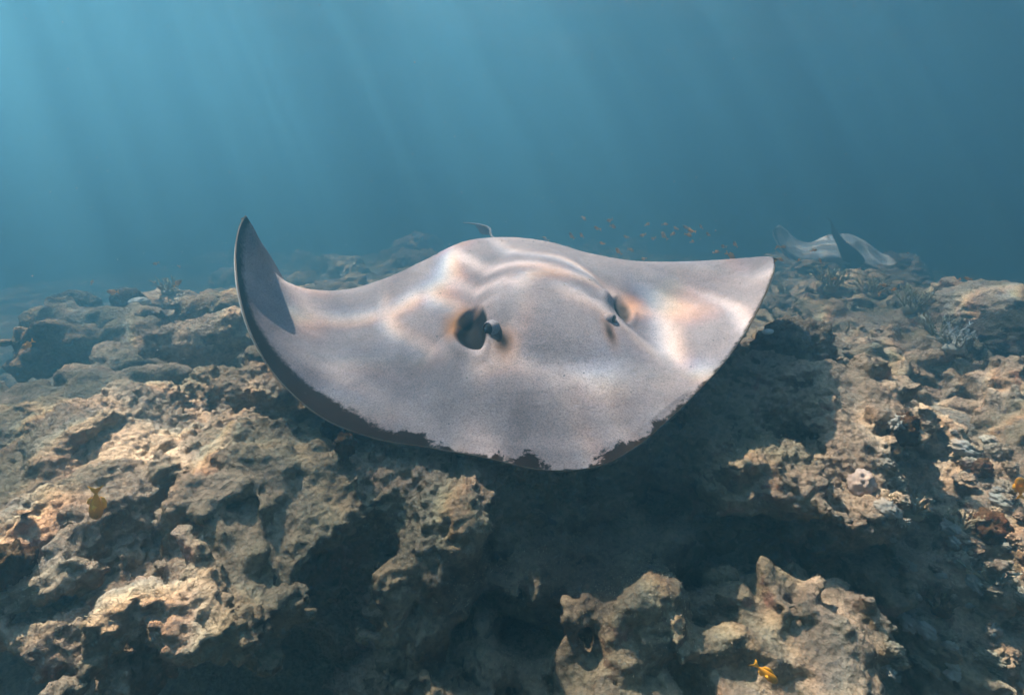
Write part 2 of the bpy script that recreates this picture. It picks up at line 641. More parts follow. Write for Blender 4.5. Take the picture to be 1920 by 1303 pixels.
def build_reef():
    X, Y, Z = GX[:, None, None], GY[None, :, None], GZ[None, None, :]
    h = plateau_height(GX[:, None], GY[None, :]).astype(np.float32)[:, :, None]
    f = (Z - h) * 0.85
    f = np.broadcast_to(f, (len(GX), len(GY), len(GZ))).astype(np.float32).copy()
    # the front of the reef, undercut below its rim; open to the right where the slope runs out
    P = np.stack(np.broadcast_arrays(GX[:, None], np.zeros(1), GZ[None, :]), -1).reshape(-1, 3)
    wob = fbm(P, 1.6, 3, 0.5, NC).reshape(len(GX), len(GZ))
    zz = GZ[None, :]
    yf = 1.27 + 0.10 * wob + 0.16 * sstep(-0.62, -0.85, zz) - 0.45 * sstep(-1.0, -1.25, zz)
    yf = yf - 2.0 * sstep(0.92, 1.15, GX)[:, None]
    yf = yf + 0.0 * zz
    front = (yf[:, None, :] - Y).astype(np.float32)
    f = np.maximum(f, front)
    # floor before the reef front
    f = np.minimum(f, Z + 1.13 + 0.05 * np.sin(X * 5) * np.cos(Y * 4))
    rr = np.random.default_rng(5)
    blobs = [(at(px, py, t), np.array(r), (at(px, py, t)[0] * 7) % 1.0 - .5) for px, py, t, r in BLOBS]
    for k in range(420):         # scattered lumps of the reef top
        y = 1.25 + 12.0 * rr.random() ** 2
        x = (rr.random() * 2 - 1) * (0.55 + 0.95 * y) - 0.1 * y
        if abs(x) < 0.85 and y < 1.75:
            continue
        s = (0.030 + 0.085 * rr.random() ** 2) * (0.75 + 0.22 * y)
        hh = float(plateau_height(np.array([x]), np.array([y]))[0])
        blobs.append((np.array([x, y, hh + s * 0.25 * rr.random()]), s * np.array([0.8 + rr.random(), 0.7 + .8 * rr.random(), 0.55 + 0.6 * rr.random()]), rr.random() - .5))

    def box(c, r):
        sl = []
        for A, cc, q in ((GX, c[0], r), (GY, c[1], r), (GZ, c[2], r)):
            sl.append(slice(max(0, np.searchsorted(A, cc - q) - 1), np.searchsorted(A, cc + q) + 1))
        return tuple(sl)

    def ell(c, r, ang, sl):
        x, y, z = X[sl[0]] - c[0], Y[:, sl[1]] - c[1], Z[:, :, sl[2]] - c[2]
        ca, sa = math.cos(ang), math.sin(ang)
        xr, yr = x * ca + y * sa, -x * sa + y * ca
        q = np.sqrt((xr / r[0]) ** 2 + (yr / r[1]) ** 2 + (z / r[2]) ** 2)
        return (q - 1) * min(r) * 1.1
    for c, r, ang in blobs:
        k = min(0.05, 0.6 * min(r))
        sl = box(c, max(r) * 1.6 + k)
        if any(s.stop - s.start < 1 for s in sl):
            continue
        a, b = f[sl], ell(c, r, ang, sl)
        hm = np.clip(0.5 + 0.5 * (a - b) / k, 0, 1)
        f[sl] = a * (1 - hm) + b * hm - k * hm * (1 - hm)
    for px, py, t, r in CAVES:
        c = at(px, py, t)
        k = 0.03
        sl = box(c, max(r) * 1.6 + k)
        a, b = f[sl], -ell(c, r, 0.3, sl)
        hm = np.clip(0.5 - 0.5 * (a - b) / k, 0, 1)
        f[sl] = a * (1 - hm) + b * hm + k * hm * (1 - hm)
    # rough it up near the surface
    band = np.argwhere(np.abs(f) < 0.12)
    band = band[np.abs(GX[band[:, 0]]) < 1.25 * GY[band[:, 1]] + 0.6]
    P = np.stack([GX[band[:, 0]], GY[band[:, 1]], GZ[band[:, 2]]], 1)
    d = 0.060 * fbm(P, 3.6, 2, 0.5, NA)
    n = np.abs(fbm(P, 7.5, 2, 0.5, NB))
    crag = 1.0 - 0.45 * sstep(-0.72, -0.58, P[:, 2]) * sstep(1.15, 1.5, P[:, 1]) * sstep(0.6, 0.2, P[:, 0])
    crag = crag * (0.75 + 0.6 * sstep(-0.25, 0.3, fbm(P, 1.4, 1, 0.5, NC))) + 0.25 * sstep(0.85, 1.2, P[:, 0])
    d = d - 0.075 * crag * (n - 0.22) + 0.022 * crag * fbm(P, 21.0, 2, 0.6, NC)
    lev = 1.0 + 0 * P[:, 1]
    f[band[:, 0], band[:, 1], band[:, 2]] += d * lev
    V, F = surface_nets(f, GX, GY, GZ)
    del f
    # drop what hangs free in the water: keep the largest connected pieces only
    V, F = keep_big(V, F, 4000)
    c = V[F].mean(1)
    see = (np.abs(c[:, 0]) < 1.2 * c[:, 1] + 0.5) & ((c[:, 2] > -2.0) | (c[:, 0] < -1.0))
    F = F[see]
    c = c[see]
    d = np.linalg.norm(c, axis=1)
    close = (d < 2.15) & (np.abs(c[:, 0]) < 1.0 * c[:, 1] + 0.25)
    V1, F1 = compact(*subdiv(V, F[close]))
    V2, F2 = compact(V, F[~close])
    print('quads', len(F1), len(F2))
    V = np.concatenate([V1, V2])
    F = np.concatenate([F1, F2 + len(V1)])
    N = vnormals(V, F)
    near = sstep(4.5, 1.2, V[:, 1])
    a1 = np.abs(fbm(V, 38.0, 2, 0.55, NA))
    a2 = fbm(V, 70.0, 1, 0.6, NB)
    sg_ = 2 * sstep(-0.12, 0.12, fbm(V, 2.3, 2, 0.5, NC)) - 1
    pm = 0.45 + 0.85 * sstep(-0.25, 0.3, fbm(V, 1.9, 2, 0.5, NB))
    V = V + N * (pm * (0.015 * sg_ * (0.25 - a1) + 0.006 * a2) * (0.35 + 0.65 * near))[:, None]
    return V, F


def compact(V, F):
    used = np.zeros(len(V), bool)
    used[F.ravel()] = True
    remap = np.cumsum(used) - 1
    return V[used], remap[F].astype(np.int32)


def keep_big(V, F, mn):
    lab = np.arange(len(V))
    while True:
        m = lab[F].min(1)
        new = lab.copy()
        for k in range(F.shape[1]):
            np.minimum.at(new, F[:, k], m)
        new = new[new]
        new = new[new]
        if (new == lab).all():
            break
        lab = new
    cnt = np.bincount(lab, minlength=len(V))
    F = F[cnt[lab[F[:, 0]]] >= mn]
    return compact(V, F)


RV, RF = build_reef()
reef = structure(obj('reef', np_mesh('reef', RV, RF, ROCK)))
print('reef', len(RV), len(RF), round(time.time() - T0, 1))

# sandy bottom far below the drop-off, reaching the edge of the water
n = 90
xs, ys = np.linspace(-HX - 0.0, HX, n), np.linspace(HY0, HY1, n)
x, y = np.meshgrid(xs, ys, indexing='ij')
P = np.stack([x.ravel(), y.ravel(), 0 * x.ravel()], 1)
P[:, 2] = -3.05 + 0.25 * fbm(P, 0.35, 4, 0.5)
P[:, :2] *= 0.999
structure(obj('seabed', np_mesh('seabed', P, grid_mesh(n, n), ROCK_PALE)))


# ------------------------------------------------------------------ stingray in front
def catmull(C, u):
    """C (n,k) control points, u in 0..n-1 -> interpolated (uniform Catmull-Rom)"""
    n = len(C)
    Ce = np.concatenate([[2 * C[0] - C[1]], C, [2 * C[-1] - C[-2]]])
    i = np.clip(np.floor(u).astype(int), 0, n - 2)
    f = (u - i)[:, None]
    p0, p1, p2, p3 = Ce[i], Ce[i + 1], Ce[i + 2], Ce[i + 3]
    return 0.5 * (2 * p1 + (p2 - p0) * f + (2 * p0 - 5 * p1 + 4 * p2 - p3) * f ** 2 + (3 * p1 - p0 - 3 * p2 + p3) * f ** 3)


def skin_material():
    t = NT('stingray_skin')
    p = t.objco()
    n1 = t.noise(5.0, 4, 0.55, p)
    n2 = t.noise(28.0, 5, 0.6, p)
    n3 = t.noise(260.0, 3, 0.6, p)
    base = t.ramp(n1, [(0.3, (0.225, 0.190, 0.192)), (0.5, (0.28, 0.238, 0.238)), (0.7, (0.33, 0.283, 0.279))])
    base = t.mix(0.35, base, t.ramp(n2, [(0.3, (0.75,) * 3), (0.7, (1.15,) * 3)]), 'MULTIPLY')
    mott = t.ramp(t.noise(2.3, 5, 0.62, p, 0.4), [(0.36, (0.66, 0.65, 0.68)), (0.5, (0.96,) * 3), (0.64, (1.18, 1.13, 1.08))])
    base = t.mix(0.9, base, mott, 'MULTIPLY')
    mpp = t.add('Mapping')
    t.l.new(p, mpp.inputs[0])
    mpp.inputs['Scale'].default_value = (7.0, 55.0, 30.0)
    mpp.inputs['Rotation'].default_value = (0.2, 0.1, 0.35)
    scr = t.ramp(t.noise(1.0, 4, 0.7, mpp.outputs[0], 0.8), [(0.30, (0.70,) * 3), (0.40, (1.0,) * 3), (0.66, (1.0,) * 3), (0.74, (1.18,) * 3)])
    base = t.mix(0.55, base, scr, 'MULTIPLY')
    # fine grain of the denticles
    base = t.mix(0.8, base, t.ramp(n3, [(0.32, (0.62,) * 3), (0.5, (1.0,) * 3), (0.7, (1.3,) * 3)]), 'MULTIPLY')
    # warm brown about the spiracles and behind the eyes
    w = t.attr('warm')
    wm = t.ramp(t.math('MULTIPLY_ADD', t.math('SUBTRACT', n2, 0.5), 0.35, w), [(0.12, (0,) * 3), (0.75, (1,) * 3)])
    base = t.mix(t.math('MULTIPLY', wm, 0.95), base, (0.29, 0.135, 0.055))
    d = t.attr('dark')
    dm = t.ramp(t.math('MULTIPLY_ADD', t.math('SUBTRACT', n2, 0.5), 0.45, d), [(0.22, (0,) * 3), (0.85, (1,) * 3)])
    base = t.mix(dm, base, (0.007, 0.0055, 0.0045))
    # dark bare margin, ragged where the pale slime coat has worn through
    e = t.attr('edge')
    wd = t.attr('margin')
    soft = t.attr('ragged')
    rag = t.noise(24.0, 6, 0.72, p, 0.6)
    fine = t.noise(120.0, 3, 0.7, p)
    jag = t.math('MULTIPLY', t.math('SUBTRACT', rag, 0.5), t.math('MULTIPLY_ADD', soft, 0.10, 0.02))
    jag = t.math('MULTIPLY_ADD', t.math('SUBTRACT', fine, 0.5), t.math('MULTIPLY_ADD', soft, -0.030, 0.045), jag)
    mk = t.math('SUBTRACT', t.math('ADD', wd, jag), e)
    mkm = t.ramp(t.math('MULTIPLY_ADD', mk, t.math('MULTIPLY_ADD', soft, 55.0, 18.0), 0.5), [(0.25, (0,) * 3), (0.8, (1,) * 3)])
    brown = t.mix(n2, (0.008, 0.005, 0.0035), (0.034, 0.020, 0.014))
    base = t.mix(mkm, base, brown)
    # small dark flecks
    vf = t.voronoi(26.0, 'F1', p)
    fl = t.ramp(t.math('MULTIPLY_ADD', t.noise(40.0, 3, 0.6, p), 0.06, vf), [(0.085, (1,) * 3), (0.105, (0,) * 3)])
    sel = t.ramp(t.noise(7.0, 2, 0.5, p), [(0.5, (0,) * 3), (0.56, (1,) * 3)])
    base = t.mix(t.math('MULTIPLY', fl, t.math('MULTIPLY', sel, 0.75)), base, (0.06, 0.05, 0.045))
    lines = t.add('TexWave', wave_type='BANDS')
    lines.inputs['Scale'].default_value = 9.0
    lines.inputs['Distortion'].default_value = 14.0
    lines.inputs['Detail'].default_value = 4.0
    t.l.new(p, lines.inputs['Vector'])
    b1 = t.bump(t.math('MULTIPLY_ADD', lines.outputs['Fac'], 0.12, n2), 0.022, 0.02)
    b2 = t.bump(n3, 0.28, 0.003, b1)
    rough = t.math('MULTIPLY_ADD', n2, 0.2, 0.74)
    t.principled(base, rough, 0.08, b2, Subsurface_Weight=0.0)
    return t.m


def belly_material():
    t = NT('stingray_belly')
    n = t.noise(12.0, 5, 0.6, t.objco())
    t.principled(t.ramp(n, [(0.3, (0.5, 0.48, 0.46)), (0.7, (0.68, 0.66, 0.63))]), 0.6, 0.3)
    return t.m


def simple_mat(name, c1, c2, scale=30.0, rough=0.6, spec=0.3, bump=0.2):
    t = NT(name)
    n = t.noise(scale, 4, 0.6, t.objco())
    t.principled(t.mix(n, c1, c2), rough, spec, t.bump(n, bump, 0.004))
    return t.m


SKIN, BELLY = skin_material(), belly_material()
EYE_M = simple_mat('eye_dark', (0.006, 0.006, 0.006), (0.02, 0.017, 0.014), 60, 0.3, 0.4, 0.0)
HOLE_M = simple_mat('spiracle_lining', (0.012, 0.010, 0.009), (0.05, 0.038, 0.030), 50, 0.7, 0.2, 0.4)
TAIL_M = simple_mat('tail_skin', (0.14, 0.13, 0.13), (0.30, 0.28, 0.27), 25, 0.6, 0.3, 0.3)

# lead px, lead t, crest px, crest t
RAYCOLS = [
    ((461, 406.5), 1.50, (463, 407), 1.505), ((449, 432), 1.48, (474, 426), 1.515), ((443, 480), 1.445, (486, 464), 1.535), ((450, 552), 1.39, (503, 496), 1.58),
    ((473, 628), 1.34, (535, 527), 1.63), ((520, 707), 1.305, (588, 543), 1.68), ((600, 779), 1.28, (655, 542), 1.72),
    ((700, 820), 1.26, (730, 519), 1.75), ((805, 838), 1.235, (800, 486), 1.77), ((905, 856), 1.21, (868, 454), 1.785),
    ((1020, 880), 1.19, (945, 445), 1.79), ((1120, 873), 1.19, (1025, 453), 1.79), ((1192, 837), 1.215, (1105, 475), 1.78),
    ((1252, 787), 1.26, (1185, 489), 1.77), ((1312, 729), 1.32, (1265, 491), 1.76), ((1372, 660), 1.39, (1335, 488), 1.74),
    ((1420, 580), 1.47, (1392, 484), 1.71), ((1449, 510), 1.56, (1432, 481), 1.67), ((1451, 487), 1.63, (1449, 483), 1.635)]


def ray_patch(cols, back, nu, nv, bulge):
    """rows of 3D control points per column -> dense grid of points (nu, nv, 3); v in [0,1]"""
    L = np.array([at(*c[0], c[1]) for c in cols])
    S = np.array([at(*c[2], c[3]) for c in cols])
    n = len(cols)
    s = np.linspace(-1, 1, n)
    T = np.array([back(S[i], s[i]) for i in range(n)])
    u = np.linspace(0, n - 1, nu)
    Lu, Su, Tu = catmull(L, u), catmull(S, u), catmull(T, u)
    su = np.linspace(-1, 1, nu)
    D = Su - Lu
    bl = bulge(su)[:, None]
    upn = np.array([0, 0, 1.0])
    rows = [Lu, Lu + D * 0.30 + upn * bl * 0.55, Lu + D * 0.64 + upn * bl * 1.0, Su,
            Su * 0.6 + Tu * 0.4 + upn * bl * 0.7, Tu]
    R = np.stack(rows, 1)                        # nu, 6, 3
    w = np.linspace(0, 5, nv)
    out = np.stack([catmull(R[i], w) for i in range(nu)], 0)
    return out, su


def plain_skin(me):
    """skin away from the dark margin"""
    a = me.attributes.new('edge', 'FLOAT', 'POINT')
    a.data.foreach_set('value', np.ones(len(me.vertices), np.float32))


def build_stingray():
    nu, nv = 440, 280
    edge_fade = lambda s: np.clip(1 - np.abs(s) ** 3, 0, 1)

    def back(S, s):
        k = 1 - abs(s) ** 2.2
        return S + np.array([0.02 * s, 0.015 + 0.50 * k, -0.004 - 0.30 * k])

    G, su = ray_patch(RAYCOLS, back, nu, nv, lambda s: -0.012 * edge_fade(s) + 0.035 * np.exp(-(s / 0.35) ** 2))
    shp = G.shape
    V = G.reshape(-1, 3)
    F = grid_mesh(nu, nv)
    N = vnormals(V, F)
    if N[:, 2].mean() < 0:
        F, N = F[:, ::-1], -N
    v01 = np.tile(np.linspace(0, 1, nv), nu)
    rim = np.minimum(1, np.minimum(np.repeat(1 - np.abs(su), nv) / 0.04, np.minimum(v01 / 0.03, (1 - v01) / 0.03)))

    def find(px, py, lim=0.62):
        x, y = proj(V)
        d = (x - px) ** 2 + (y - py) ** 2 + 1e9 * (v01 > lim)
        k = int(np.argmin(d))
        return V[k], N[k]

    def local(px, py):
        c, nn = find(px, py)
        a = np.array([1.0, 0, 0]) - nn * nn[0]
        a /= np.linalg.norm(a)
        b = np.cross(nn, a)
        r = V - c
        return r @ a, r @ b, r @ nn, c, nn, a, b

    disp = np.zeros(len(V))
    # head: a low dome, its flanks falling off at the eyes
    a, b, q, c, nn, _, _ = local(1025, 588)
    bs = np.where(b < -0.03, (b + 0.03) / 0.33, (b + 0.03) / 0.29)
    m = (np.abs(a) / (0.185 + 0.22 * np.clip(-b / 0.3, 0, 1))) ** 2.6 + np.abs(bs) ** 1.8
    disp += 0.060 * (1 - sstep(0.05, 1.30, m))
    m2 = (np.abs(a) / 0.10) ** 2 + (np.abs(b) / 0.17) ** 2
    disp += 0.012 * np.exp(-m2)
    # shallow trough across the snout and a faint fold left of the head
    a, b, *_ = local(1010, 705)
    disp -= 0.010 * np.exp(-(a / 0.2) ** 2 - (b / 0.045) ** 2)
    a, b, *_ = local(1050, 800)
    disp += 0.010 * np.exp(-(a / 0.22) ** 2 - (b / 0.09) ** 2)
    warm = np.zeros(len(V))
    dark = np.zeros(len(V))
    # eye ridges
    for px, py, hgt, ra, rb in ((934, 602, 0.011, 0.034, 0.060), (1132, 582, 0.027, 0.028, 0.045), (1106, 548, 0.007, 0.03, 0.05)):
        a, b, *_ = local(px, py)
        disp += hgt * np.exp(-(a / ra) ** 2 - (b / rb) ** 2)
    V1 = V + N * (disp * np.clip(rim, 0, 1))[:, None]
    V[:] = V1
    # spiracles: hollows that run in smoothly from the outer side and end at the steep flank of the head
    disp = np.zeros(len(V))
    for px, py, dep, sg, w0, hb in ((887, 603, 0.060, 1, 1.05, 0.100), (1165, 582, 0.012, -1, 0.65, 0.075)):
        a, b, *_ = local(px, py)
        a = a * sg + 0.12 * b
        m = np.where(a < 0.008, (a - 0.008) / (0.062 * w0), (a - 0.008) / 0.024) ** 2 + (b / hb) ** 2
        hollow = 1 - sstep(0.03, 1.0, m)
        disp -= dep * hollow
        disp += 0.003 * np.exp(-((np.sqrt(m) - 1.12) / 0.16) ** 2) * (b < 0)
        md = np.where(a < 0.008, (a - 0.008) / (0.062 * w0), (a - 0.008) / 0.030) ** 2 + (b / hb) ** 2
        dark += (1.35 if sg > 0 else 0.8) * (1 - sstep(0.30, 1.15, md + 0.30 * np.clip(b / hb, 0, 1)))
        warm += (1.05 if sg > 0 else 0.45) * np.exp(-((a + 0.030) / 0.045) ** 2 - ((b - 0.025) / 0.065) ** 2)
    # pigment below the eyes
    for px, py, ra, rb, k in ((941, 640, 0.024, 0.036, 0.85), (1143, 622, 0.013, 0.045, 0.8)):
        a, b, *_ = local(px, py)
        a = a + 0.12 * b
        dark += k * np.exp(-(a / ra) ** 2 - (b / rb) ** 2)
        warm += 0.5 * np.exp(-(a / ra / 1.7) ** 2 - (b / rb / 1.5) ** 2)
    a, b, *_ = local(1010, 505)
    warm += 0.30 * np.exp(-(a / 0.10) ** 2 - (b / 0.06) ** 2)
    V = V + N * disp[:, None]
    # row of thorns and a little roughness along the back line
    tr = np.random.default_rng(4)
    # distance from the leading edge and width of the dark margin
    Gd = V.reshape(shp)
    seg = np.linalg.norm(np.diff(Gd, axis=1), axis=2)
    ed = np.concatenate([np.zeros((nu, 1)), np.cumsum(seg, 1)], 1)
    ed[:] = np.minimum(ed, (1 - np.abs(su))[:, None] * 9 + ed)
    uc = (su + 1) / 2 * (len(RAYCOLS) - 1)
    wid = np.interp(uc, [0, 1, 2, 3, 4, 5, 6, 6.8, 7.3, 7.7, 8.2, 8.8, 9.3, 9.7, 10.1, 10.7, 11.1, 11.6, 12, 13, 14, 18],
                    [.04, .02, .026, .038, .054, .068, .070, .050, .024, .036, .012, .000, .010, .030, .002, -.006, .018, .030, .012, .009, .008, .005])
    rag = np.interp(uc, [0, 5, 7, 8, 10, 12, 14, 18], [.1, .15, .6, 1, 1.1, 1.1, .5, .2])
    at_tr = dict(edge=ed.ravel(), margin=np.repeat(wid, nv), ragged=np.repeat(rag, nv), warm=warm, dark=dark)
    V += N * (0.0005 * fbm(V, 45.0, 2, 0.5, NB))[:, None]
    # the other side: thickness, thin at the rim
    th = 0.007 + 0.085 * np.clip(1 - np.abs(np.repeat(su, nv)) ** 1.3, 0, 1) * np.sin(np.pi * np.clip(v01, 0, 1)) ** 0.8
    th = np.where(rim < 1, 0.004 + (th - 0.004) * np.clip(rim, 0, 1), th)
    root = empty('stingray', at(1010, 700, 1.5))
    o3 = np.array(root.location)
    top = obj('disc', np_mesh('disc', V - o3, F, SKIN, attrs=at_tr), root)
    # underside on a coarser grid plus a rim strip
    iu, iv = np.arange(0, nu, 3), np.arange(0, nv, 3)
    iu[-1], iv[-1] = nu - 1, nv - 1
    B = (V - N * th[:, None]).reshape(shp)[iu][:, iv].reshape(-1, 3)
    FB = grid_mesh(len(iu), len(iv))
    nrm = vnormals(B, FB)
    if nrm[:, 2].mean() > 0:
        FB = FB[:, ::-1]
    obj('belly', np_mesh('belly', B - o3, FB, BELLY), root)
    top_i = lambda i, j: i * nv + j
    loop = [top_i(i, 0) for i in range(nu)] + [top_i(nu - 1, j) for j in range(1, nv)] + \
           [top_i(i, nv - 1) for i in range(nu - 2, -1, -1)] + [top_i(0, j) for j in range(nv - 2, 0, -1)]
    loop = np.array(loop)
    out = (N[loop] * 0)
    cen = V.mean(0)
    A, Bm = V[loop], V[loop] - N[loop] * th[loop][:, None]
    mid = (A + Bm) / 2
    k = len(loop)
    tang = np.roll(A, -1, 0) - np.roll(A, 1, 0)
    tang /= np.maximum(np.linalg.norm(tang, axis=1, keepdims=True), 1e-9)
    on = np.cross(tang, N[loop])
    on *= np.sign(np.sum(on * (A - cen), 1))[:, None]
    mid = mid + on * 0.003
    RVv = np.concatenate([A, mid, Bm])
    i0 = np.arange(k)
    i1 = (i0 + 1) % k
    RFf = np.concatenate([np.stack([i0, i1, i1 + k, i0 + k], 1), np.stack([i0 + k, i1 + k, i1 + 2 * k, i0 + 2 * k], 1)])
    obj('fin_margin', np_mesh('fin_margin', RVv - o3, RFf, simple_mat('fin_margin', (0.10, 0.07, 0.045), (0.22, 0.165, 0.11), 40)), root)

    # eyes
    def locate(px, py):
        x, y = proj(V)
        d = (x - px) ** 2 + (y - py) ** 2 + 1e9 * (v01 > 0.62)
        kk = int(np.argmin(d))
        return V[kk], N[kk]
    for px, py, r, look in ((921, 616, 0.0175, (-0.66, -0.74, 0.05)), (1144, 597, 0.0160, (0.82, -0.52, 0.0))):
        c, nn = locate(px, py)
        look = np.array(look) / np.linalg.norm(look)
        e = ball('eye', r, (1.0, 1.0, 1.0), EYE_M, 28, 18)
        e.parent = root
        e.location = c - o3 + nn * (0.001 if px < 1000 else -0.005)
        # lid: skin drawn round the eyeball, open where the eye looks out
        me = bpy.data.meshes.new('eyelid')
        bm = bmesh.new()
        bmesh.ops.create_icosphere(bm, subdivisions=4, radius=r * 1.16)
        bmesh.ops.bisect_plane(bm, geom=bm.verts[:] + bm.edges[:] + bm.faces[:], plane_co=Vector(look) * r * 0.80, plane_no=Vector(look), clear_outer=True)
        for f_ in bm.faces:
            f_.smooth = True
        bm.to_mesh(me)
        bm.free()
        me.materials.append(SKIN)
        plain_skin(me)
        obj('eyelid', me, e)
    # thorns and nicks along the crest
    th_me = cone_mesh('thorn', 0.0035, 0.009, 6, SKIN)
    plain_skin(th_me)
    for k2 in range(9):
        c, nn = locate(895 + k2 * 21 + tr.uniform(-4, 4), 452 + 0.1 * abs(k2 - 3) * 10)
        t_ = obj('thorn', th_me, root)
        t_.location = c - o3
        t_.rotation_euler = Vector(nn + np.array([0, .8, .1])).to_track_quat('Z', 'Y').to_euler()
    # tail: rises behind the back and trails off to the left
    pts = [np.array([0.0, 2.22, -0.33]), at(935, 470, 2.35), at(921, 441, 2.42), at(919, 430, 2.46), at(908, 424, 2.5), at(890, 420, 2.55), at(868, 417.5, 2.62)]
    rad = [0.035, 0.010, 0.0055, 0.0055, 0.0055, 0.0035, 0.0010]
    tl = tube_obj('tail', pts, rad, TAIL_M, root, o3, 10, 60)
    # thin fold of skin hanging from the tail
    fold = [(919, 430, 921, 441), (912, 426, 906, 440), (905, 423, 900, 437), (898, 421.5, 897, 431), (890, 420, 890, 421)]
    A = [at(x1, y1, 2.5) for x1, y1, x2, y2 in fold] + [at(x2, y2, 2.5) for x1, y1, x2, y2 in fold]
    A = np.array(A)
    A2 = A + np.array([0, 0.003, 0])
    m5 = len(fold)
    q = [(i, i + 1, i + 1 + m5, i + m5) for i in range(m5 - 1)]
    q += [tuple(x + 2 * m5 for x in (i + m5, i + 1 + m5, i + 1, i)) for i in range(m5 - 1)]
    obj('tail_fold', np_mesh('tail_fold', np.concatenate([A, A2]) - o3, np.array(q), TAIL_M), tl)
    # pelvic fins behind
    for sgn in (-1, 1):
        pf = ball('pelvic_fin', 1.0, (0.075, 0.12, 0.012), SKIN)
        plain_skin(pf.data)
        pf.parent = root
        pf.location = np.array([0.09 * sgn, 2.24, -0.35]) - o3
        pf.rotation_euler = (math.radians(-20), 0, math.radians(-15 * sgn))
    tag(root, 'large pale grey stingray gliding over the reef towards the viewer', 'stingray')
    return root


def ball(name, r, sc, mat, seg=24, rings=14):
    me = bpy.data.meshes.new(name)
    bm = bmesh.new()
    bmesh.ops.create_uvsphere(bm, u_segments=seg, v_segments=rings, radius=r)
    bmesh.ops.scale(bm, vec=sc, verts=bm.verts)
    for f_ in bm.faces:
        f_.smooth = True
    bm.to_mesh(me)
    bm.free()
    me.materials.append(mat)
    return obj(name, me)


def cone_mesh(name, r, h, seg, mat):
    me = bpy.data.meshes.new(name)
    bm = bmesh.new()
    bmesh.ops.create_cone(bm, cap_ends=True, segments=seg, radius1=r, radius2=r * 0.1, depth=h)
    bm.to_mesh(me)
    bm.free()
    me.materials.append(mat)
    return me


def tube_geo(pts, rad, seg, steps):
    pts, rad = np.array(pts, float), np.array(rad, float)
    u = np.linspace(0, len(pts) - 1, steps)
    P = catmull(pts, u)
    R = catmull(rad[:, None], u)[:, 0]
    T = np.gradient(P, axis=0)
    T /= np.linalg.norm(T, axis=1, keepdims=True)
    ref = np.array([0.31, 0.12, 0.94])
    A = np.cross(T, ref)
    A /= np.linalg.norm(A, axis=1, keepdims=True)
    B = np.cross(T, A)
    ang = np.linspace(0, 2 * np.pi, seg, endpoint=False)
    V = P[:, None] + np.maximum(R, 1e-4)[:, None, None] * (A[:, None] * np.cos(ang)[None, :, None] + B[:, None] * np.sin(ang)[None, :, None])
    i, j = np.meshgrid(np.arange(steps - 1), np.arange(seg), indexing='ij')
    a = i * seg + j
    b = i * seg + (j + 1) % seg
    F = np.stack([a, b, b + seg, a + seg], -1).reshape(-1, 4)
    return V.reshape(-1, 3), F


def tube_obj(name, pts, rad, mat, parent, o3, seg=8, steps=30):
    V, F = tube_geo(pts, rad, seg, steps)
    return obj(name, np_mesh(name, V - o3, F, mat), parent)


build_stingray()
print('stingray', round(time.time() - T0, 1))


# ------------------------------------------------------------------ where the reef shows at a pixel of the photograph
_PX, _PY = proj(RV)
_PD = RV @ FWD


def surf(px, py, rad=5.0):
    """nearest reef point seen at that pixel"""
    while True:
        m = np.nonzero((np.abs(_PX - px) < rad) & (np.abs(_PY - py) < rad) & (_PD > 0.2))[0]
        if len(m):
            k = m[np.argmin(_PD[m])]
            return RV[k].astype(float), float(_PD[k])
        rad *= 1.6


# ------------------------------------------------------------------ second stingray, far behind on the right
FARCOLS = [
    ((1451, 440), 6.95, (1450, 431), 7.0), ((1463, 463), 6.9, (1462, 423), 7.1), ((1482, 482), 6.85, (1480, 434), 7.2),
    ((1508, 490), 6.8, (1502, 449), 7.25), ((1532, 489), 6.75, (1522, 452), 7.3), ((1562, 488), 6.7, (1556, 443), 7.35),
    ((1600, 494), 6.65, (1592, 440), 7.35), ((1632, 503), 6.7, (1622, 456), 7.3), ((1656, 511), 6.75, (1647, 473), 7.25),
    ((1675, 518), 6.8, (1668, 481), 7.15), ((1688, 522), 6.9, (1684, 494), 7.05), ((1693, 519), 6.98, (1692, 512), 7.0)]


def far_skin():
    t = NT('far_stingray_skin')
    p = t.objco()
    n1, n2 = t.noise(2.2, 4, 0.6, p), t.noise(9.0, 4, 0.6, p)
    base = t.ramp(n1, [(0.35, (0.30, 0.30, 0.29)), (0.6, (0.62, 0.61, 0.58))])
    d = t.ramp(t.math('MULTIPLY_ADD', n2, 0.5, t.attr('dark')), [(0.5, (0,) * 3), (0.8, (1,) * 3)])
    base = t.mix(d, base, (0.05, 0.05, 0.048))
    t.principled(base, 0.6, 0.3, t.bump(n2, 0.3, 0.03))
    return t.m


